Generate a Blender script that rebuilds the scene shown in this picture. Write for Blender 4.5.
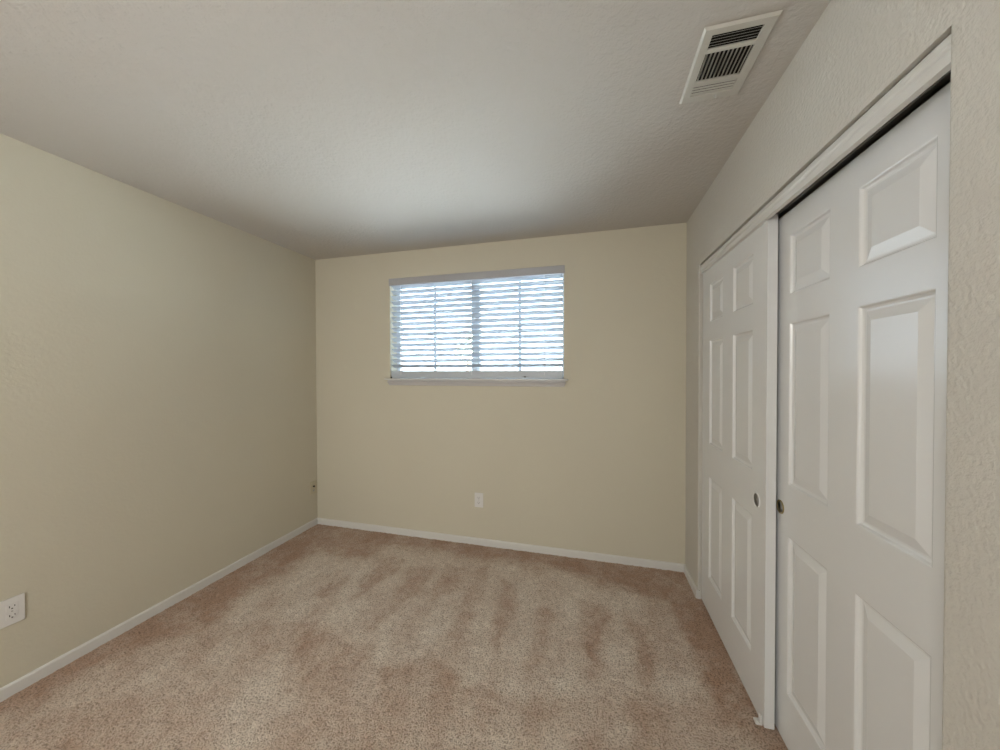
import bpy, bmesh, math, random
import numpy as np
from mathutils import Vector, Matrix

# ------------------------------------------------------------------ camera
S = bpy.context.scene
for o in list(bpy.data.objects):
    bpy.data.objects.remove(o)
C = S.collection
F_PX, YAW, PIT, ROL, CAM_H = 345.48, -.25629, -.01197, -.002336, 1.41067
cy_, sy_ = math.cos(YAW), math.sin(YAW)
cp_, sp_ = math.cos(PIT), math.sin(PIT)
fwd = Vector((sy_*cp_, cy_*cp_, sp_))
rgt = Vector((cy_, -sy_, 0))
up = Vector((-sy_*sp_, -cy_*sp_, cp_))
cr_, sr_ = math.cos(ROL), math.sin(ROL)
R2 = rgt*cr_ + up*sr_
U2 = up*cr_ - rgt*sr_
cd = bpy.data.cameras.new('camera')
cd.sensor_width = 36.0
cd.lens = F_PX/1000*36
cd.clip_start = 0.02
cd.clip_end = 500
cam = bpy.data.objects.new('camera', cd)
C.objects.link(cam)
M = Matrix((R2, U2, -fwd)).transposed().to_4x4()
M.translation = Vector((0, 0, CAM_H))
cam.matrix_world = M
S.camera = cam

# ------------------------------------------------------------------ world, lights, exposure
S.view_settings.view_transform = 'Standard'
S.view_settings.look = 'None'
S.view_settings.exposure = 0.32
S.view_settings.gamma = 1.0
S.view_settings.use_curve_mapping = False
SKY = 9.0
HALL_FILL = 38.0
POINT_FILL = 31.0
SUN = 1900.0
w = bpy.data.worlds.new('sky')
S.world = w
w.use_nodes = True
nt = w.node_tree
nt.nodes.clear()
out = nt.nodes.new('ShaderNodeOutputWorld')
bg = nt.nodes.new('ShaderNodeBackground')
tc = nt.nodes.new('ShaderNodeTexCoord')
sx = nt.nodes.new('ShaderNodeSeparateXYZ')
rp = nt.nodes.new('ShaderNodeValToRGB')
rp.color_ramp.elements[0].position = 0.0
rp.color_ramp.elements[0].color = (.80, .90, 1, 1)
rp.color_ramp.elements[1].position = 0.7
rp.color_ramp.elements[1].color = (.42, .66, 1, 1)
nt.links.new(tc.outputs['Generated'], sx.inputs[0])
nt.links.new(sx.outputs['Z'], rp.inputs[0])
nt.links.new(rp.outputs[0], bg.inputs['Color'])
bg.inputs['Strength'].default_value = SKY
nt.links.new(bg.outputs[0], out.inputs[0])


def area(name, loc, rot, sx_, sy2, power, col, portal=False):
    d = bpy.data.lights.new(name, 'AREA')
    d.shape = 'RECTANGLE'
    d.size, d.size_y = sx_, sy2
    d.energy = power
    d.color = col
    if portal:
        d.cycles.is_portal = True
    o = bpy.data.objects.new(name, d)
    o.location = loc
    o.rotation_euler = rot
    C.objects.link(o)
    return o


D, R, L, H = 2.669, .647, -2.462, 2.44      # back wall y, right wall x, left wall x, ceiling
NY = -1.35                                  # wall behind the camera
# window daylight comes from the sky; the portal only steers sampling
area('sky_portal', (-.94, D+.24, 1.77), (math.radians(-90), 0, 0), 1.5, .9, 1, (1, 1, 1), True)
# added fill panel, unseen, in the added hall beyond the added doorway behind the camera
area('hall_fill', (-1.25, NY-.75, 1.35), (math.radians(90), 0, 0), 1.7, 2.1, HALL_FILL, (.985, .985, .985))
# bare point fill added behind the camera, with no fixture
ld = bpy.data.lights.new('point_fill', 'POINT')
ld.energy = POINT_FILL
ld.shadow_soft_size = .11
ld.color = (1, .98, .94)
lo = bpy.data.objects.new('point_fill', ld)
lo.location = (-.9, -.85, 1.9)
C.objects.link(lo)
# high sun from behind the house: it lights the ground outside, not the window
sd = bpy.data.lights.new('sun', 'SUN')
sd.energy = SUN
sd.angle = .01
sd.color = (1, .985, .96)
so = bpy.data.objects.new('sun', sd)
so.rotation_euler = (math.radians(30), 0, math.radians(15))
C.objects.link(so)


# ------------------------------------------------------------------ materials
def mat(name, col, rough=.6, spec=.5, bumps=(), metal=0, coat=0, emit=None, trans=0, mottled=None):
    m = bpy.data.materials.new(name)
    m.use_nodes = True
    n = m.node_tree
    b = n.nodes['Principled BSDF']
    b.inputs['Base Color'].default_value = (*col, 1)
    b.inputs['Roughness'].default_value = rough
    b.inputs['Specular IOR Level'].default_value = spec
    b.inputs['Metallic'].default_value = metal
    tc = n.nodes.new('ShaderNodeTexCoord')
    geo = n.nodes.new('ShaderNodeNewGeometry')
    if mottled:
        amt, scale = mottled
        t = n.nodes.new('ShaderNodeTexNoise')
        t.inputs['Scale'].default_value = scale
        t.inputs['Detail'].default_value = 3
        mx = n.nodes.new('ShaderNodeMix')
        mx.data_type = 'RGBA'
        mx.inputs[6].default_value = (*[c*(1-amt) for c in col], 1)
        mx.inputs[7].default_value = (*[min(1, c*(1+amt)) for c in col], 1)
        n.links.new(geo.outputs['Position'], t.inputs['Vector'])
        n.links.new(t.outputs['Fac'], mx.inputs[0])
        n.links.new(mx.outputs[2], b.inputs['Base Color'])
    prev = None
    for scale, strength, dist, detail in bumps:
        t = n.nodes.new('ShaderNodeTexNoise')
        t.inputs['Scale'].default_value = scale
        t.inputs['Detail'].default_value = detail
        n.links.new(geo.outputs['Position'], t.inputs['Vector'])
        r = n.nodes.new('ShaderNodeValToRGB')
        r.color_ramp.elements[0].position = .38
        r.color_ramp.elements[1].position = .62
        n.links.new(t.outputs['Fac'], r.inputs[0])
        bm = n.nodes.new('ShaderNodeBump')
        bm.inputs['Strength'].default_value = strength
        bm.inputs['Distance'].default_value = dist
        n.links.new(r.outputs[0], bm.inputs['Height'])
        if prev:
            n.links.new(prev.outputs[0], bm.inputs['Normal'])
        prev = bm
    if prev:
        n.links.new(prev.outputs[0], b.inputs['Normal'])
    return m


WALLC = (.60, .565, .455)
m_wall = mat('wall_paint', WALLC, .75, .25, bumps=((70, .16, .0012, 2), (25, .14, .0012, 1)), mottled=(.025, 1.6))
m_wallR = mat('textured_wall_lit_grey', (.60, .58, .53), .7, .25, bumps=((88, .5, .0018, 3), (30, .15, .002, 1)), mottled=(.02, 2))  # same paint as the other walls; greyer to stand in for the light
m_ceil = mat('ceiling_paint', (.575, .55, .51), .85, .2, bumps=((58, .5, .0022, 3), (24, .15, .002, 1)))
m_trim = mat('trim_paint', (.69, .685, .655), .38, .5)
m_door = mat('door_paint', (.75, .76, .76), .24, .5, bumps=((9, .06, .002, 1),))
m_vinyl = mat('window_vinyl', (.70, .74, .78), .4, .5)
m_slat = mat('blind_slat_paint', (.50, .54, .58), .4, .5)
m_val = mat('valance_grey', (.40, .40, .415), .4, .5)  # one even grey, darker than the slats
m_sill_shade = mat('sill_shade_grey', (.55, .54, .54), .4, .5)  # white woodwork; its shade is put into this grey
m_plate = mat('outlet_plastic', (.72, .71, .69), .35, .5)
m_plate_c = mat('cream_plastic', (.56, .51, .37), .4, .5)
m_dark = mat('dark_slot', (.03, .028, .025), .6, .3)
m_duct = mat('duct_inside', (.015, .014, .013), .9, .1)
m_vent = mat('vent_enamel', (.56, .55, .50), .4, .5)
m_brass = mat('worn_brass', (.36, .29, .13), .4, .5, metal=.7)
m_steel = mat('brushed_steel', (.45, .44, .42), .4, .5, metal=.8)
m_cup = mat('pull_cup_inside', (.36, .345, .31), .5, .4)
m_cord = mat('blind_cord', (.75, .76, .76), .8, .2)
m_closet = mat('closet_shade', (.12, .11, .09), .9, .1)  # dark colour puts the closet's shade into its walls
m_grass = mat('outside_ground', (.40, .425, .43), .95, .1, mottled=(.3, .8))
m_leaf = mat('tree_leaves', (.34, .36, .22), .8, .2, mottled=(.4, 3))
m_bark = mat('tree_bark', (.25, .18, .12), .9, .1, mottled=(.3, 8))

m_glass = bpy.data.materials.new('window_glass')
m_glass.use_nodes = True
n = m_glass.node_tree
n.nodes.clear()
go = n.nodes.new('ShaderNodeOutputMaterial')
gt = n.nodes.new('ShaderNodeBsdfTransparent')
gt.inputs[0].default_value = (.96, .98, .98, 1)
gg = n.nodes.new('ShaderNodeBsdfGlossy')
gg.inputs['Roughness'].default_value = .02
gm = n.nodes.new('ShaderNodeMixShader')
gf = n.nodes.new('ShaderNodeFresnel')
gf.inputs['IOR'].default_value = 1.45
n.links.new(gf.outputs[0], gm.inputs[0])
n.links.new(gt.outputs[0], gm.inputs[1])
n.links.new(gg.outputs[0], gm.inputs[2])
n.links.new(gm.outputs[0], go.inputs[0])

# carpet: nap tone from the floor's own attribute, tufts from fine noise
m_carpet = bpy.data.materials.new('cut_pile_carpet')
m_carpet.use_nodes = True
n = m_carpet.node_tree
b = n.nodes['Principled BSDF']
b.inputs['Roughness'].default_value = .95
b.inputs['Specular IOR Level'].default_value = .05
b.inputs['Sheen Weight'].default_value = .15
geo = n.nodes.new('ShaderNodeNewGeometry')
at = n.nodes.new('ShaderNodeAttribute')
at.attribute_name = 'nap'
mx = n.nodes.new('ShaderNodeMix')
mx.data_type = 'RGBA'
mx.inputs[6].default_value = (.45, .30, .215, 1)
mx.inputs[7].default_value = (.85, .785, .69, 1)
n.links.new(at.outputs['Fac'], mx.inputs[0])
t1 = n.nodes.new('ShaderNodeTexNoise')
t1.inputs['Scale'].default_value = 150
t1.inputs['Detail'].default_value = 2
t1.inputs['Distortion'].default_value = .6
n.links.new(geo.outputs['Position'], t1.inputs['Vector'])
r1 = n.nodes.new('ShaderNodeValToRGB')
r1.color_ramp.elements[0].position = .36
r1.color_ramp.elements[0].color = (.40, .37, .34, 1)
r1.color_ramp.elements[1].position = .53
r1.color_ramp.elements[1].color = (1.0, 1.0, 1.0, 1)
n.links.new(t1.outputs['Fac'], r1.inputs[0])
mm = n.nodes.new('ShaderNodeMix')
mm.data_type = 'RGBA'
mm.blend_type = 'MULTIPLY'
mm.inputs[0].default_value = .85
n.links.new(mx.outputs[2], mm.inputs[6])
n.links.new(r1.outputs[0], mm.inputs[7])
n.links.new(mm.outputs[2], b.inputs['Base Color'])
bm1 = n.nodes.new('ShaderNodeBump')
bm1.inputs['Strength'].default_value = .9
bm1.inputs['Distance'].default_value = .006
n.links.new(t1.outputs['Fac'], bm1.inputs['Height'])
n.links.new(bm1.outputs[0], b.inputs['Normal'])


# ------------------------------------------------------------------ mesh helpers
def absloc(o):
    v = Vector((0, 0, 0))
    while o:
        v += o.location
        o = o.parent
    return v


def obj(name, bm, m, parent=None, smooth=False, base=None):
    """verts in bm are world coordinates; the object's origin goes to base (top level) or its parent's origin"""
    me = bpy.data.meshes.new(name)
    bmesh.ops.recalc_face_normals(bm, faces=bm.faces)
    off = Vector((0, 0, 0))
    o = bpy.data.objects.new(name, me)
    C.objects.link(o)
    if parent:
        o.parent = parent
        off = absloc(parent)
    elif base is not None:
        o.location = base
        off = Vector(base)
    bmesh.ops.translate(bm, vec=-off, verts=bm.verts)
    bm.to_mesh(me)
    bm.free()
    me.materials.append(m)
    if smooth:
        for p in me.polygons:
            p.use_smooth = True
    return o


def empty(name, loc):
    o = bpy.data.objects.new(name, None)
    o.empty_display_size = .05
    o.location = loc
    C.objects.link(o)
    return o


def tag(o, label=None, cat=None, group=None, kind=None):
    for k, v in (('label', label), ('category', cat), ('group', group), ('kind', kind)):
        if v:
            o[k] = v
    return o


def box(bm, x0, x1, y0, y1, z0, z1, bev=0, seg=2):
    vs = [bm.verts.new(p) for p in ((x0, y0, z0), (x1, y0, z0), (x1, y1, z0), (x0, y1, z0),
                                    (x0, y0, z1), (x1, y0, z1), (x1, y1, z1), (x0, y1, z1))]
    fs = [bm.faces.new([vs[i] for i in q]) for q in
          ((0, 3, 2, 1), (4, 5, 6, 7), (0, 1, 5, 4), (1, 2, 6, 5), (2, 3, 7, 6), (3, 0, 4, 7))]
    if bev:
        es = {e for f in fs for e in f.edges}
        bmesh.ops.bevel(bm, geom=list(es), offset=bev, segments=seg, affect='EDGES', profile=.5)


def bx(*a, bev=0, seg=2):
    bm = bmesh.new()
    box(bm, *a, bev=bev, seg=seg)
    return bm


def prism(bm, prof, a, b, axis):
    """closed profile (list of 2-tuples) swept from a to b along axis; profile gives the other two coords in order"""
    def P(u, v, t):
        if axis == 'x':
            return (t, u, v)
        if axis == 'y':
            return (u, t, v)
        return (u, v, t)
    A = [bm.verts.new(P(u, v, a)) for u, v in prof]
    B = [bm.verts.new(P(u, v, b)) for u, v in prof]
    k = len(prof)
    for i in range(k):
        bm.faces.new((A[i], A[(i+1) % k], B[(i+1) % k], B[i]))
    bm.faces.new(A[::-1])
    bm.faces.new(B)


def cyl(bm, c, r, h, axis, seg=24, r2=None):
    mats = {'x': Matrix.Rotation(math.pi/2, 4, 'Y'), 'y': Matrix.Rotation(-math.pi/2, 4, 'X'), 'z': Matrix.Identity(4)}
    bmesh.ops.create_cone(bm, cap_ends=True, segments=seg, radius1=r, radius2=r if r2 is None else r2, depth=h,
                          matrix=Matrix.Translation(c) @ mats[axis])


def lathe(bm, c, prof, axis, seg=32, a_open=False):
    """prof list of (radius, offset along axis)"""
    rings = []
    for r, t in prof:
        ring = []
        for i in range(seg):
            a = 2*math.pi*i/seg
            u, v = r*math.cos(a), r*math.sin(a)
            p = {'x': (t, u, v), 'y': (u, t, v), 'z': (u, v, t)}[axis]
            ring.append(bm.verts.new(Vector(c)+Vector(p)))
        rings.append(ring)
    for A, B in zip(rings, rings[1:]):
        for i in range(seg):
            bm.faces.new((A[i], A[(i+1) % seg], B[(i+1) % seg], B[i]))
    bm.faces.new(rings[0])
    bm.faces.new(rings[-1])


# ------------------------------------------------------------------ room shell
T = .12
FZ = -.006      # carpet level
WX0, WX1, WZ0, WZ1 = -1.686, -.197, 1.337, 2.212     # window opening
bm = bmesh.new()
WT = .16
box(bm, L-T, WX0, D, D+WT, 0, H)
box(bm, WX1, 1.45, D, D+WT, 0, H)
box(bm, WX0, WX1, D, D+WT, 0, WZ0)
box(bm, WX0, WX1, D, D+WT, WZ1, H)
tag(obj('wall_back', bm, m_wall), 'beige wall with the window and a white outlet', kind='structure')

bm = bx(L-T, L, NY-T, D, 0, H)
tag(obj('wall_left', bm, m_wall), 'long plain beige wall on the left', kind='structure')

# right wall with the closet opening
OY0, OY1 = .848, 2.378
Z0f, Z1f = 2.050, 2.060      # opening head: near end, far end
bm = bmesh.new()
rb = .012
prof = [(R+.10, NY), (R, NY)]
for i in range(7):
    a = math.pi/2*i/6
    prof.append((R+rb-rb*math.cos(a), OY0-rb+rb*math.sin(a)))
prof.append((R+.10, OY0))
prism(bm, prof, -.05, Z0f, 'z')
box(bm, R, R+.10, NY, OY0, Z0f, H)
rb = .006
prof = [(R+.10, OY1)]
for i in range(7):
    a = math.pi/2*(1-i/6)
    prof.append((R+rb-rb*math.cos(a), OY1+rb-rb*math.sin(a)))
prof += [(R, D+T), (R+.10, D+T)]
prism(bm, prof, -.05, H, 'z')
vs = [bm.verts.new(p) for p in ((R, OY0, Z0f), (R+.10, OY0, Z0f), (R+.10, OY1, Z1f), (R, OY1, Z1f),
                                (R, OY0, H), (R+.10, OY0, H), (R+.10, OY1, H), (R, OY1, H))]
for q in ((0, 3, 2, 1), (4, 5, 6, 7), (0, 1, 5, 4), (1, 2, 6, 5), (2, 3, 7, 6), (3, 0, 4, 7)):
    bm.faces.new([vs[i] for i in q])
tag(obj('wall_right', bm, m_wallR), 'textured beige wall around the closet opening', kind='structure')

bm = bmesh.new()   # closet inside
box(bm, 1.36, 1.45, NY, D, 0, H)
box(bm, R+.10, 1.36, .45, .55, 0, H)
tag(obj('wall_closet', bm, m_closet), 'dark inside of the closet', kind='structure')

# wall behind the camera, with a doorway and hall added for the fill light
bm = bmesh.new()
DX0, DX1, DZ = -1.95, -.55, 2.2
box(bm, L, DX0, NY-T, NY, 0, H)
box(bm, DX1, 1.36, NY-T, NY, 0, H)
box(bm, DX0, DX1, NY-T, NY, DZ, H)
tag(obj('wall_near', bm, m_wall), 'beige wall behind the camera with an open doorway added for fill light', kind='structure')
bm = bmesh.new()
box(bm, -2.6, .2, NY-1.0, NY-.9, 0, H)
box(bm, -2.7, -2.6, NY-1.0, NY-T, 0, H)
box(bm, .2, .3, NY-1.0, NY-T, 0, H)
tag(obj('wall_added_hall', bm, m_wall), 'walls of the added hallway around the fill light', kind='structure')

bm = bx(L-.25, 1.45, NY-1.0, D+WT, H, H+.1)
tag(obj('ceiling', bm, m_ceil), 'off-white textured ceiling', kind='structure')

# carpet: fine grid with small tuft relief, pile tone stored as an attribute
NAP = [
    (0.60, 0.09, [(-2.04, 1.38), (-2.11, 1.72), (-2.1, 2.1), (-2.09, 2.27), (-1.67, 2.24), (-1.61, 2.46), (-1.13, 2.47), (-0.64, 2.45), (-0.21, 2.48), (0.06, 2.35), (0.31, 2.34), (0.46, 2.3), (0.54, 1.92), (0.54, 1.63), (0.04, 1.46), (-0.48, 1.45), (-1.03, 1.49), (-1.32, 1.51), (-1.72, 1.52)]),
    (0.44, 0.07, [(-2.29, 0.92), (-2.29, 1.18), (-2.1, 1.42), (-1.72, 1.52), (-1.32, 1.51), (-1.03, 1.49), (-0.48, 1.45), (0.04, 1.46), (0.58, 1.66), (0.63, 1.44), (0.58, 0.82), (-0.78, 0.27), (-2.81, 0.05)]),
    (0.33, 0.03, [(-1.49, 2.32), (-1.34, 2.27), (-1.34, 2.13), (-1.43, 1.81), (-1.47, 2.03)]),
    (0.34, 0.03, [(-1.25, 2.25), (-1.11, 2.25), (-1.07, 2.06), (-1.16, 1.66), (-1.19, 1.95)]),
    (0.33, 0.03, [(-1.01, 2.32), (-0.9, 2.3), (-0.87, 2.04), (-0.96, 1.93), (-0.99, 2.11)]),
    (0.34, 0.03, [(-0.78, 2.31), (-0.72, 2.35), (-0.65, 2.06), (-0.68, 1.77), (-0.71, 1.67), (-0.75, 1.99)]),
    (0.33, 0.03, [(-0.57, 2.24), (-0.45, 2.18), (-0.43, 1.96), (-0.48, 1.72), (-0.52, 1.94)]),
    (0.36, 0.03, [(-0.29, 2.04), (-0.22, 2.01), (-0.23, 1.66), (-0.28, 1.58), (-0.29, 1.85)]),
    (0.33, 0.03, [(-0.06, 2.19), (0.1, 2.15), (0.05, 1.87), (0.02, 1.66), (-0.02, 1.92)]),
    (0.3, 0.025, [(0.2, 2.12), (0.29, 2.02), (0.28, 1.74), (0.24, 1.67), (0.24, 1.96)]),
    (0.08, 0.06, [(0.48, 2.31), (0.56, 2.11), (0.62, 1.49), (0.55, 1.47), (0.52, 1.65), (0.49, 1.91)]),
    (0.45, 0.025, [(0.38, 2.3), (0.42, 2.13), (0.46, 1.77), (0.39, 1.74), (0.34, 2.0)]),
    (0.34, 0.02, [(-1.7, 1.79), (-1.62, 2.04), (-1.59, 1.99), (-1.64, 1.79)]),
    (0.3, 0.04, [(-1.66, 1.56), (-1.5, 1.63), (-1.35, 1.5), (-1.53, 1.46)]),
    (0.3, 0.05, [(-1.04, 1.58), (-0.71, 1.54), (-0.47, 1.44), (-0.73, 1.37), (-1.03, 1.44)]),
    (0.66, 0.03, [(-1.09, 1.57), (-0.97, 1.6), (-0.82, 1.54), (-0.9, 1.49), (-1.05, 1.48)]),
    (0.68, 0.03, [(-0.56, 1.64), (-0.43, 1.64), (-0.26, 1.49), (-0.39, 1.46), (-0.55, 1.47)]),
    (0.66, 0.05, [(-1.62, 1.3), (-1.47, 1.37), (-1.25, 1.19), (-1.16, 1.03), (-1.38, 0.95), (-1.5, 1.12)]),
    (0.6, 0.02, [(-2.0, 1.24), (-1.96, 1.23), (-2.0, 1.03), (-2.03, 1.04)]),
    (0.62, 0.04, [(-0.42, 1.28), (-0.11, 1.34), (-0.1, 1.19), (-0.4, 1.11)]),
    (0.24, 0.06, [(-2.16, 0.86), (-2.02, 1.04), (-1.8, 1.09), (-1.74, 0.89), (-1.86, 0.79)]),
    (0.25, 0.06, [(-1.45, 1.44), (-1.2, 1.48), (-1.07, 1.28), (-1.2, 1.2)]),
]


def seg_dist(px, py, ax, ay, bx_, by_):
    dx, dy = bx_-ax, by_-ay
    t = np.clip(((px-ax)*dx+(py-ay)*dy)/(dx*dx+dy*dy+1e-12), 0, 1)
    return np.hypot(px-ax-t*dx, py-ay-t*dy)


def vnoise(X, Y, s, seed):
    rs = np.random.RandomState(seed)
    g = rs.rand(400, 400)
    x, y = X/s+150, Y/s+150
    xi, yi = np.floor(x).astype(int), np.floor(y).astype(int)
    fx, fy = x-xi, y-yi
    fx, fy = fx*fx*(3-2*fx), fy*fy*(3-2*fy)
    xi %= 399
    yi %= 399
    return (g[xi, yi]*(1-fx)*(1-fy)+g[xi+1, yi]*fx*(1-fy)+g[xi, yi+1]*(1-fx)*fy+g[xi+1, yi+1]*fx*fy)


STEP = .009
FX0, FX1, FY0, FY1 = L-.02, 1.40, -.1, D+.02
nx, ny = int((FX1-FX0)/STEP), int((FY1-FY0)/STEP)
gx, gy = np.meshgrid(np.linspace(FX0, FX1, nx), np.linspace(FY0, FY1, ny), indexing='ij')
wx = gx + .05*(vnoise(gx, gy, .09, 5)-.5) + .03*(vnoise(gx, gy, .035, 6)-.5)
wy = gy + .07*(vnoise(gx, gy, .09, 7)-.5) + .04*(vnoise(gx, gy, .035, 8)-.5)
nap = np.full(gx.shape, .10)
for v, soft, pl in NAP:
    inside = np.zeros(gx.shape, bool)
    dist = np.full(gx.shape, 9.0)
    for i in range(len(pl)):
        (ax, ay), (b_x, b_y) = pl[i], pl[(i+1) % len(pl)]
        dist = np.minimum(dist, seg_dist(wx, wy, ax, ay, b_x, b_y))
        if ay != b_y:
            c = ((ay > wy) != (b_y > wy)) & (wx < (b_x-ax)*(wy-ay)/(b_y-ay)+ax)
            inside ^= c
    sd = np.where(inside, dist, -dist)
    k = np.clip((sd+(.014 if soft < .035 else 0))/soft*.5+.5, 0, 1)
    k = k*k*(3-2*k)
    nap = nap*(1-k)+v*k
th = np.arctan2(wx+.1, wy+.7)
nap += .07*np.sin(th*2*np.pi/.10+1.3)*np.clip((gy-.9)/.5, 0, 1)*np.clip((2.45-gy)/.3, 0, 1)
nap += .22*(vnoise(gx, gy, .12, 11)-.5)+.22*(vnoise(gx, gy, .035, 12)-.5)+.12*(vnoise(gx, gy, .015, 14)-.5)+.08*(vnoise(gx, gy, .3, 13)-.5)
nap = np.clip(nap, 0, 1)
rs = np.random.RandomState(3)
gz = .0035*(rs.rand(*gx.shape)-.5) + .004*(vnoise(gx, gy, .02, 21)-.5) - .001 + FZ
jx = gx + STEP*.5*(rs.rand(*gx.shape)-.5)
jy = gy + STEP*.5*(rs.rand(*gx.shape)-.5)
me = bpy.data.meshes.new('floor')
verts = np.stack([jx, jy, gz], -1).reshape(-1, 3)
idx = np.arange(nx*ny).reshape(nx, ny)
faces = np.stack([idx[:-1, :-1], idx[1:, :-1], idx[1:, 1:], idx[:-1, 1:]], -1).reshape(-1, 4)
me.vertices.add(len(verts))
me.vertices.foreach_set('co', verts.ravel())
me.loops.add(faces.size)
me.loops.foreach_set('vertex_index', faces.ravel())
me.polygons.add(len(faces))
me.polygons.foreach_set('loop_start', np.arange(0, faces.size, 4))
me.polygons.foreach_set('loop_total', np.full(len(faces), 4))
me.polygons.foreach_set('use_smooth', np.ones(len(faces), bool))
me.update(calc_edges=True)
a_ = me.attributes.new('nap', 'FLOAT', 'POINT')
a_.data.foreach_set('value', nap.ravel().astype(np.float32))
# the part behind the camera joins on as plain quads
me.materials.append(m_carpet)
fl = bpy.data.objects.new('floor', me)
C.objects.link(fl)
tag(fl, 'brown cut pile carpet with vacuum strokes', kind='structure')
bm = bx(-2.7, 1.45, NY-1.0, -.1, -.05, FZ-.001)
f2 = obj('floor_near', bm, m_carpet)
tag(f2, 'brown carpet behind the camera', kind='structure')


# baseboards: eased top edge
def base_prof(d, h):
    return [(0, FZ-.01), (d, FZ-.01), (d, FZ+h-.008), (d-.002, FZ+h-.003), (d-.006, FZ+h), (0, FZ+h)]


BH, BD = .053, .012
bm = bmesh.new()
prism(bm, [(L+u, v) for u, v in base_prof(BD, BH)], NY, D, 'y')
tag(obj('baseboard_left', bm, m_trim), 'white baseboard along the left wall', kind='structure')
bm = bmesh.new()
prism(bm, [(D-u, v) for u, v in base_prof(BD, BH)], L, R, 'x')
tag(obj('baseboard_back', bm, m_trim), 'white baseboard under the window wall', kind='structure')
bm = bmesh.new()
prism(bm, [(R-u, v) for u, v in base_prof(BD, BH)], OY1-.010, D, 'y')
box(bm, R-.002, R+.014, OY1-.010, OY1+.008, FZ-.01, FZ+BH-.002)
tag(obj('baseboard_right', bm, m_trim), 'short white baseboard between corner and closet', kind='structure')
bm = bmesh.new()
prism(bm, [(R-u, v) for u, v in base_prof(BD, BH)], NY, OY0, 'y')
tag(obj('baseboard_near', bm, m_trim), 'white baseboard on the near end of the closet wall', kind='structure')

# ------------------------------------------------------------------ closet header casing
TF = R+.006
ztn, ztf, hgt = 2.045, 2.055, .062
prof = [(.012, 0), (0, .004), (0, .018), (.003, .021), (.003, .030), (-.001, .034), (-.003, .039), (0, .043), (.001, .056), (.005, hgt), (.012, hgt)]
bm = bmesh.new()
A = [bm.verts.new((TF+u-.001, OY0-.012, ztn-hgt+v)) for u, v in prof]
B = [bm.verts.new((TF+u-.001, OY1, ztf-hgt*.87+v*.87)) for u, v in prof]
k = len(prof)
for i in range(k):
    bm.faces.new((A[i], A[(i+1) % k], B[(i+1) % k], B[i]))
bm.faces.new(A[::-1])
bm.faces.new(B)
tag(obj('trim_1', bm, m_trim), 'white moulded header casing over the sliding closet doors', kind='structure')
# sliding track behind the casing
bm = bmesh.new()
box(bm, .6645, .74, OY0, OY1, 2.030, 2.040)
box(bm, .701, .705, OY0, OY1, 2.012, 2.032)
tag(obj('trim_2', bm, m_steel), 'metal track the closet doors hang from', kind='structure')

# ------------------------------------------------------------------ six panel doors
PZ1 = [(.206, .796), (.985, 1.584), (1.690, 1.906)]
PZ2 = [(.199, .792), (.983, 1.585), (1.691, 1.909)]


def door_mesh(x0, th, y0, y1, z0, z1, cols, PZ):
    """front face looks to -x; raised panels pressed into it"""
    bm = bmesh.new()
    ys = [y0]+[v for c in cols for v in c]+[y1]
    zs = [z0]+[v for c in PZ for v in c]+[z1]
    V = {}

    def vert(i, j, x=x0):
        if (i, j) not in V:
            V[(i, j)] = bm.verts.new((x0, ys[i], zs[j]))
        return V[(i, j)]
    for i in range(len(ys)-1):
        for j in range(len(zs)-1):
            a, b_, c, d = vert(i, j), vert(i+1, j), vert(i+1, j+1), vert(i, j+1)
            if i % 2 == 1 and j % 2 == 1:
                prev = [a, b_, c, d]
                Y0, Y1, Z0, Z1 = ys[i], ys[i+1], zs[j], zs[j+1]
                for ins, dep in ((.003, .0015), (.006, .007), (.011, .0100), (.016, .0100), (.040, .0025), (.043, .0015)):
                    cur = [bm.verts.new((x0+dep, p, q)) for p, q in
                           ((Y0+ins, Z0+ins), (Y1-ins, Z0+ins), (Y1-ins, Z1-ins), (Y0+ins, Z1-ins))]
                    for m_ in range(4):
                        bm.faces.new((prev[m_], prev[(m_+1) % 4], cur[(m_+1) % 4], cur[m_]))
                    prev = cur
                bm.faces.new(prev)
            else:
                bm.faces.new((a, b_, c, d))
    # sides and back
    n1, n2 = len(ys), len(zs)
    loop = [V[(i, 0)] for i in range(n1)]+[V[(n1-1, j)] for j in range(1, n2)] + \
           [V[(i, n2-1)] for i in range(n1-2, -1, -1)]+[V[(0, j)] for j in range(n2-2, 0, -1)]
    back = [bm.verts.new((x0+th, v.co.y, v.co.z)) for v in loop]
    m_ = len(loop)
    for i in range(m_):
        bm.faces.new((loop[i], loop[(i+1) % m_], back[(i+1) % m_], back[i]))
    bm.faces.new(back)
    return bm


d1 = empty('door_1', (.677, 1.95, .012))
tag(d1, 'far white six panel sliding closet door, in front of the other', kind='structure')
obj('door_panel', door_mesh(.6645, .034, 1.566, 2.362, FZ+.006, 2.012, [(1.689, 1.901), (2.032, 2.237)], PZ1), m_door, d1)
d2 = empty('door_2', (.722, 1.2, .012))
tag(d2, 'near white six panel sliding closet door, behind the other', kind='structure')
obj('door_panel', door_mesh(.712, .034, .852, 1.630, FZ+.006, 2.000, [(.950, 1.172), (1.290, 1.511)], PZ2), m_door, d2)


def pull(parent, y, z, x, mr, mi, s=1):
    bm = bmesh.new()
    lathe(bm, (x, y, z), [(q*s, t) for q, t in ((.0285, .001), (.0285, -.0016), (.0265, -.0030), (.0245, -.0028), (.0230, -.0004), (.0228, .0008))], 'x', 36)
    p = obj('door_pull', bm, mr, parent, True)
    bm = bmesh.new()
    lathe(bm, (x, y, z), [(.0230*s, -.0006), (.012*s, -.0003), (.001, -.0003)], 'x', 36)
    obj('pull_cup', bm, mi, p, True)


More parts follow.
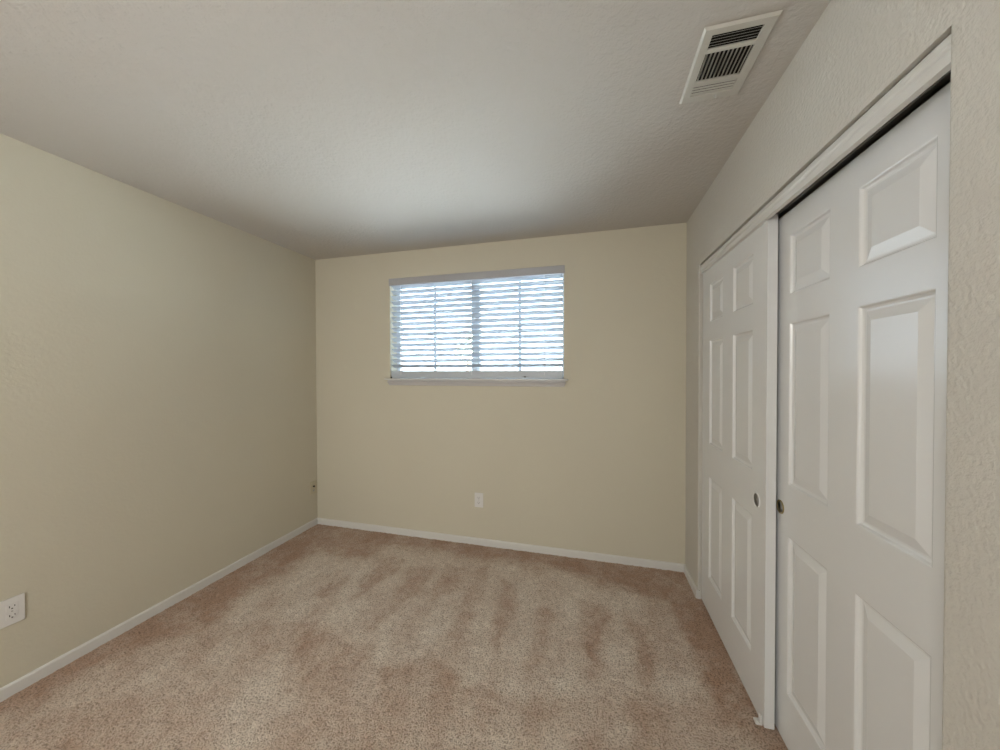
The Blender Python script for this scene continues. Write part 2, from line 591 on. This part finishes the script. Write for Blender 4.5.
pull(d1, 1.644, .875, .6645, m_door, m_cup, 1.12)
pull(d2, 1.563, .882, .712, m_brass, m_cup, .92)

# floor guide of the doors, a small white plastic bracket on the carpet
bm = bmesh.new()
box(bm, .640, .664, 1.578, 1.602, FZ, FZ+.010, bev=.002)
box(bm, .656, .663, 1.582, 1.598, FZ+.008, FZ+.036, bev=.0015)
box(bm, .640, .648, 1.576, 1.590, FZ+.006, FZ+.016, bev=.002)
tag(obj('floor_guide', bm, m_plate, base=(.652, 1.59, FZ)), 'small white plastic guide on the carpet at the foot of the far closet door', 'door guide')

# ------------------------------------------------------------------ window
win = empty('window_1', (-.94, D+.1, WZ0))
tag(win, 'wide white vinyl slider window in the back wall', kind='structure')
FY = D+.105
fy1 = FY+.05
bm = bmesh.new()
fw = .032
box(bm, WX0, WX0+fw, FY, fy1, WZ0, WZ1, bev=.003)
box(bm, WX1-fw+.012, WX1, FY, fy1, WZ0, WZ1, bev=.003)
box(bm, WX0, WX1, FY, fy1, WZ0, WZ0+fw, bev=.003)
box(bm, WX0, WX1, FY, fy1, WZ1-fw, WZ1, bev=.003)
obj('window_frame', bm, m_vinyl, win)
bm = bmesh.new()
box(bm, -.973, -.903, FY-.004, fy1, WZ0+.02, WZ1-.02, bev=.003)
box(bm, -.930, -.915, FY-.012, FY-.003, WZ0+.02, WZ1-.02, bev=.002)
obj('meeting_stile', bm, m_vinyl, win)
for x in (-1.320, -.563):
    obj('muntin', bx(x-.013, x+.013, FY+.018, FY+.028, WZ0+.02, WZ1-.02, bev=.002), m_vinyl, win)
obj('glass_pane', bx(WX0+.02, -.955, FY+.021, FY+.025, WZ0+.02, WZ1-.02), m_glass, win)
obj('glass_pane', bx(-.92, WX1-.012, FY+.021, FY+.025, WZ0+.02, WZ1-.02), m_glass, win)
# stool and apron
bm = bmesh.new()
box(bm, WX0, WX1, D-.001, FY+.004, WZ0-.002, WZ0+.010)
box(bm, WX0-.036, WX1+.033, D-.042, D-.0005, WZ0-.001, WZ0+.010, bev=.003)
obj('window_sill', bm, m_trim, win)
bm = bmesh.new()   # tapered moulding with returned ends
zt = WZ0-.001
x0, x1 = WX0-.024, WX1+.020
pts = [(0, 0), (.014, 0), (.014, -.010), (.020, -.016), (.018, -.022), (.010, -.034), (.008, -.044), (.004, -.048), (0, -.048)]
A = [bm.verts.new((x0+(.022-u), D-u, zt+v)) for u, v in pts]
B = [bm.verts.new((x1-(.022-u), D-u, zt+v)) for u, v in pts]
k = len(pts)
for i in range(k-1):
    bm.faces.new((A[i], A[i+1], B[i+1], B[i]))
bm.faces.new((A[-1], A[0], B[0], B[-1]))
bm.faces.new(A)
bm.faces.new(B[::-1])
obj('sill_apron', bm, m_sill_shade, win)

# ------------------------------------------------------------------ blind
BX0, BX1 = WX0+.006, WX1-.010
SY = D+.028
bl = empty('window_blind', ((BX0+BX1)/2, SY, WZ1-.06))
tag(bl, 'white horizontal faux wood blind hanging in the window, slats tilted open', 'blind')
bm = bmesh.new()
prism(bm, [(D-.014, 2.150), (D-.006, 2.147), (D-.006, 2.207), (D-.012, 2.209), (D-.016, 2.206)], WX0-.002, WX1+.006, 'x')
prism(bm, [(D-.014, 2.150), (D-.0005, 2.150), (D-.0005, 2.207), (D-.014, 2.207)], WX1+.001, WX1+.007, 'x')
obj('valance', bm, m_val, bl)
obj('headrail', bx(BX0, BX1, D+.004, D+.055, 2.160, 2.203), m_slat, bl)
pitch, nsl = .0458, 16
tilt = math.radians(28)
slat0 = None
zs0 = 2.140
for i in range(nsl):
    z = zs0-i*pitch
    if z < 1.40:
        break
    if slat0 is None:
        bm = bmesh.new()
        prof = []
        for s_ in (1, -1):
            for j in range(7):
                t = (-1+2*j/6)*s_
                u = .0265*t
                v = .0018*(1-t*t)+.0016*s_
                prof.append((SY+u*math.cos(tilt)+v*math.sin(tilt), z-u*math.sin(tilt)+v*math.cos(tilt)))
        prism(bm, prof, BX0, BX1, 'x')
        slat0 = obj('slat', bm, m_slat, bl)
    else:
        c = slat0.copy()
        C.objects.link(c)
        c.location = (0, 0, -i*pitch)
bm = bx(BX0, BX1, SY-.024, SY+.024, 1.350, 1.379, bev=.003)
for k_ in range(10):
    box(bm, BX0, BX1, SY-.025+.0008*(k_ % 2), SY+.025, 1.3785+.0034*k_, 1.3785+.0034*(k_+1))
obj('bottom_rail', bm, m_slat, bl)
for x in (-1.585, -.94, -.345):
    bm = bmesh.new()
    for yy in (SY-.0255, SY+.0255):
        box(bm, x-.0014, x+.0014, yy-.001, yy+.001, 1.375, 2.17)
    obj('ladder_cord', bm, m_cord, bl)
bm = bmesh.new()
cyl(bm, (-.498, SY-.0245, 1.364), .006, .004, 'y', 16)
box(bm, -.52, -.47, SY-.0255, SY-.0235, 1.363, 1.365)
obj('cord_plug', bm, m_dark, bl)
bm = bmesh.new()
box(bm, BX0-.004, BX0+.008, SY-.030, SY-.024, 1.348, 1.362, bev=.001)
obj('hold_down_clip', bm, m_dark, bl)


# ------------------------------------------------------------------ outlets
def outlet(label, c, nrm, m_pl, kind='duplex'):
    """c centre on the wall; nrm 'x' (left wall, faces +x) or 'y' (back wall, faces -y)"""
    def P(u, d, v):   # u along wall, d out of wall, v up
        return (c[0]+u, c[1]-d, c[2]+v) if nrm == 'y' else (c[0]+d, c[1]+u, c[2]+v)

    def slab(bm, u0, u1, d0, d1, v0, v1, bev=0):
        a, b_ = P(u0, d0, v0), P(u1, d1, v1)
        box(bm, min(a[0], b_[0]), max(a[0], b_[0]), min(a[1], b_[1]), max(a[1], b_[1]), min(a[2], b_[2]), max(a[2], b_[2]), bev=bev)
    root = empty('wall_outlet' if kind == 'duplex' else 'cable_jack', c)
    tag(root, label, 'outlet' if kind == 'duplex' else 'jack')
    bm = bmesh.new()
    hw, hh = (.037, .059)
    slab(bm, -hw, hw, 0, .006, -hh, hh, bev=.0025)
    obj('cover_plate', bm, m_pl, root)
    if kind == 'duplex':
        for s_ in (-1, 1):
            bm = bmesh.new()
            slab(bm, -.0165, .0165, .0055, .0075, s_*.0195-.0135, s_*.0195+.0135, bev=.0008)
            r_ = obj('receptacle', bm, m_pl, root)
            bm = bmesh.new()
            slab(bm, -.0085, -.0060, .007, .0078, s_*.0195-.002, s_*.0195+.007)
            slab(bm, .0060, .0085, .007, .0078, s_*.0195-.001, s_*.0195+.006)
            slab(bm, -.0025, .0025, .007, .0078, s_*.0195-.0095, s_*.0195-.005)
            obj('plug_slots', bm, m_dark, r_)
        bm = bmesh.new()
        cyl(bm, P(0, .0065, 0), .003, .002, nrm, 12)
        obj('screw', bm, m_steel, root)
    else:
        bm = bmesh.new()
        cyl(bm, P(0, .011, .012), .0075, .012, nrm, 16)
        obj('coax_plug', bm, m_dark, root)
        bm = bmesh.new()
        slab(bm, -.010, .010, .0055, .0075, -.035, -.018)
        obj('phone_socket', bm, m_steel, root)
    return root


outlet('white duplex outlet low on the back wall below the window', (-.8785, D, .359), 'y', m_plate)
outlet('white duplex outlet low on the left wall at the photo edge', (L, .9115, .361), 'x', m_plate)
outlet('beige jack plate on the left wall beside the far corner', (L, 2.618, .345), 'x', m_plate_c, 'jack')

# ------------------------------------------------------------------ ceiling vent
vt = empty('ceiling_vent', (.43, 1.32, H))
tag(vt, 'white rectangular three-way air register on the ceiling near the closet', 'vent')
VX0, VX1, VY0, VY1 = .330, .531, 1.170, 1.476
ox0, ox1 = .359, .496
secs = [(1.196, 1.247), (1.261, 1.375), (1.391, 1.441)]
bm = bmesh.new()
zi, zo = H-.0085, H-.001
# sloped flange ring, then the flat ring, crossbars between sections
ring = [((VX0, VY0), (VX1, VY0), (VX1, VY1), (VX0, VY1), zo),
        ((VX0+.001, VY0+.001), (VX1-.001, VY0+.001), (VX1-.001, VY1-.001), (VX0+.001, VY1-.001), H-.003),
        ((VX0+.006, VY0+.006), (VX1-.006, VY0+.006), (VX1-.006, VY1-.006), (VX0+.006, VY1-.006), zi),
        ((ox0, secs[0][0]), (ox1, secs[0][0]), (ox1, secs[2][1]), (ox0, secs[2][1]), zi),
        ((ox0, secs[0][0]), (ox1, secs[0][0]), (ox1, secs[2][1]), (ox0, secs[2][1]), H-.0015)]
prev = None
for r_ in ring:
    cur = [bm.verts.new((p[0], p[1], r_[4])) for p in r_[:4]]
    if prev:
        for i in range(4):
            bm.faces.new((prev[i], prev[(i+1) % 4], cur[(i+1) % 4], cur[i]))
    prev = cur
box(bm, ox0, ox1, secs[0][1], secs[1][0], zi, H-.0015)
box(bm, ox0, ox1, secs[1][1], secs[2][0], zi, H-.0015)
obj('vent_frame', bm, m_vent, vt)
obj('vent_throat', bx(ox0-.004, ox1+.004, secs[0][0]-.004, secs[2][1]+.004, H-.0022, H-.0006), m_duct, vt)


def louver(x0, x1, y0, y1, ang, axis, hw=.0048):
    """thin tilted blade; axis = direction it runs along"""
    bm = bmesh.new()
    th = .0006
    cx, cy = (x0+x1)/2, (y0+y1)/2
    u, v = math.cos(ang)*hw, math.sin(ang)*hw
    zc = H-.0052
    if axis == 'x':
        prism(bm, [(cy-u, zc-v), (cy-u, zc-v+th*1.5), (cy+u, zc+v+th*1.5), (cy+u, zc+v)], x0, x1, 'x')
    else:
        prism(bm, [(cx-u, zc-v), (cx-u, zc-v+th*1.5), (cx+u, zc+v+th*1.5), (cx+u, zc+v)], y0, y1, 'y')
    obj('louver', bm, m_vent, vt)


for i in range(4):
    y = secs[0][0]+(i+1)*(.051/5)
    louver(ox0, ox1, y, y, math.radians(40), 'x', .0036)
for i in range(11):
    x = ox0+(i+.5)*(.137/11)
    louver(x, x, secs[1][0], secs[1][1], math.radians(42), 'y')
for i in range(4):
    y = secs[2][0]+(i+.5)*(.050/4)
    louver(ox0, ox1, y, y, math.radians(-3), 'x', .0044)
bm = bmesh.new()
box(bm, .446, .450, 1.447, 1.455, H-.024, zi+.0005, bev=.0008)
obj('damper_lever', bm, m_vent, vt)
bm = bmesh.new()
cyl(bm, (.43, 1.182, H-.0068), .0035, .003, 'z', 12)
obj('screw', bm, m_steel, vt)

# ------------------------------------------------------------------ outside
bm = bx(-70, 50, D+WT+.02, 130, -2.9, -2.7)
tag(obj('ground', bm, m_grass), 'pale ground outside the window', kind='structure')


def tree(x, y, zb, ztop, rad, label, seed):
    rnd = random.Random(seed)
    root = empty('tree', (x, y, zb))
    tag(root, label, 'tree')
    bm = bmesh.new()
    cyl(bm, (x, y, (zb+ztop)/2-.3), .14, ztop-zb-.6, 'z', 10, .05)
    obj('trunk', bm, m_bark, root)
    bm = bmesh.new()
    for i in range(420):
        a, b_, r_ = rnd.uniform(0, 6.283), rnd.uniform(-1, 1), rnd.random()**.4
        c = Vector((x+rad*r_*math.cos(a)*math.sqrt(1-b_*b_), y+rad*r_*math.sin(a)*math.sqrt(1-b_*b_), ztop-rad*1.3+rad*1.3*r_*b_))
        q = Vector((rnd.uniform(-1, 1), rnd.uniform(-1, 1), rnd.uniform(-1, 1))).normalized()
        t = q.orthogonal().normalized()
        s_ = q.cross(t)
        k = .10
        bm.faces.new([bm.verts.new(c+t*k), bm.verts.new(c+s_*k*.5), bm.verts.new(c-t*k), bm.verts.new(c-s_*k*.5)])
    obj('foliage', bm, m_leaf, root)


tree(-5.1, 14, -2.7, 3.1, .55, 'small green tree outside, seen through the blind beside the window centre', 4)
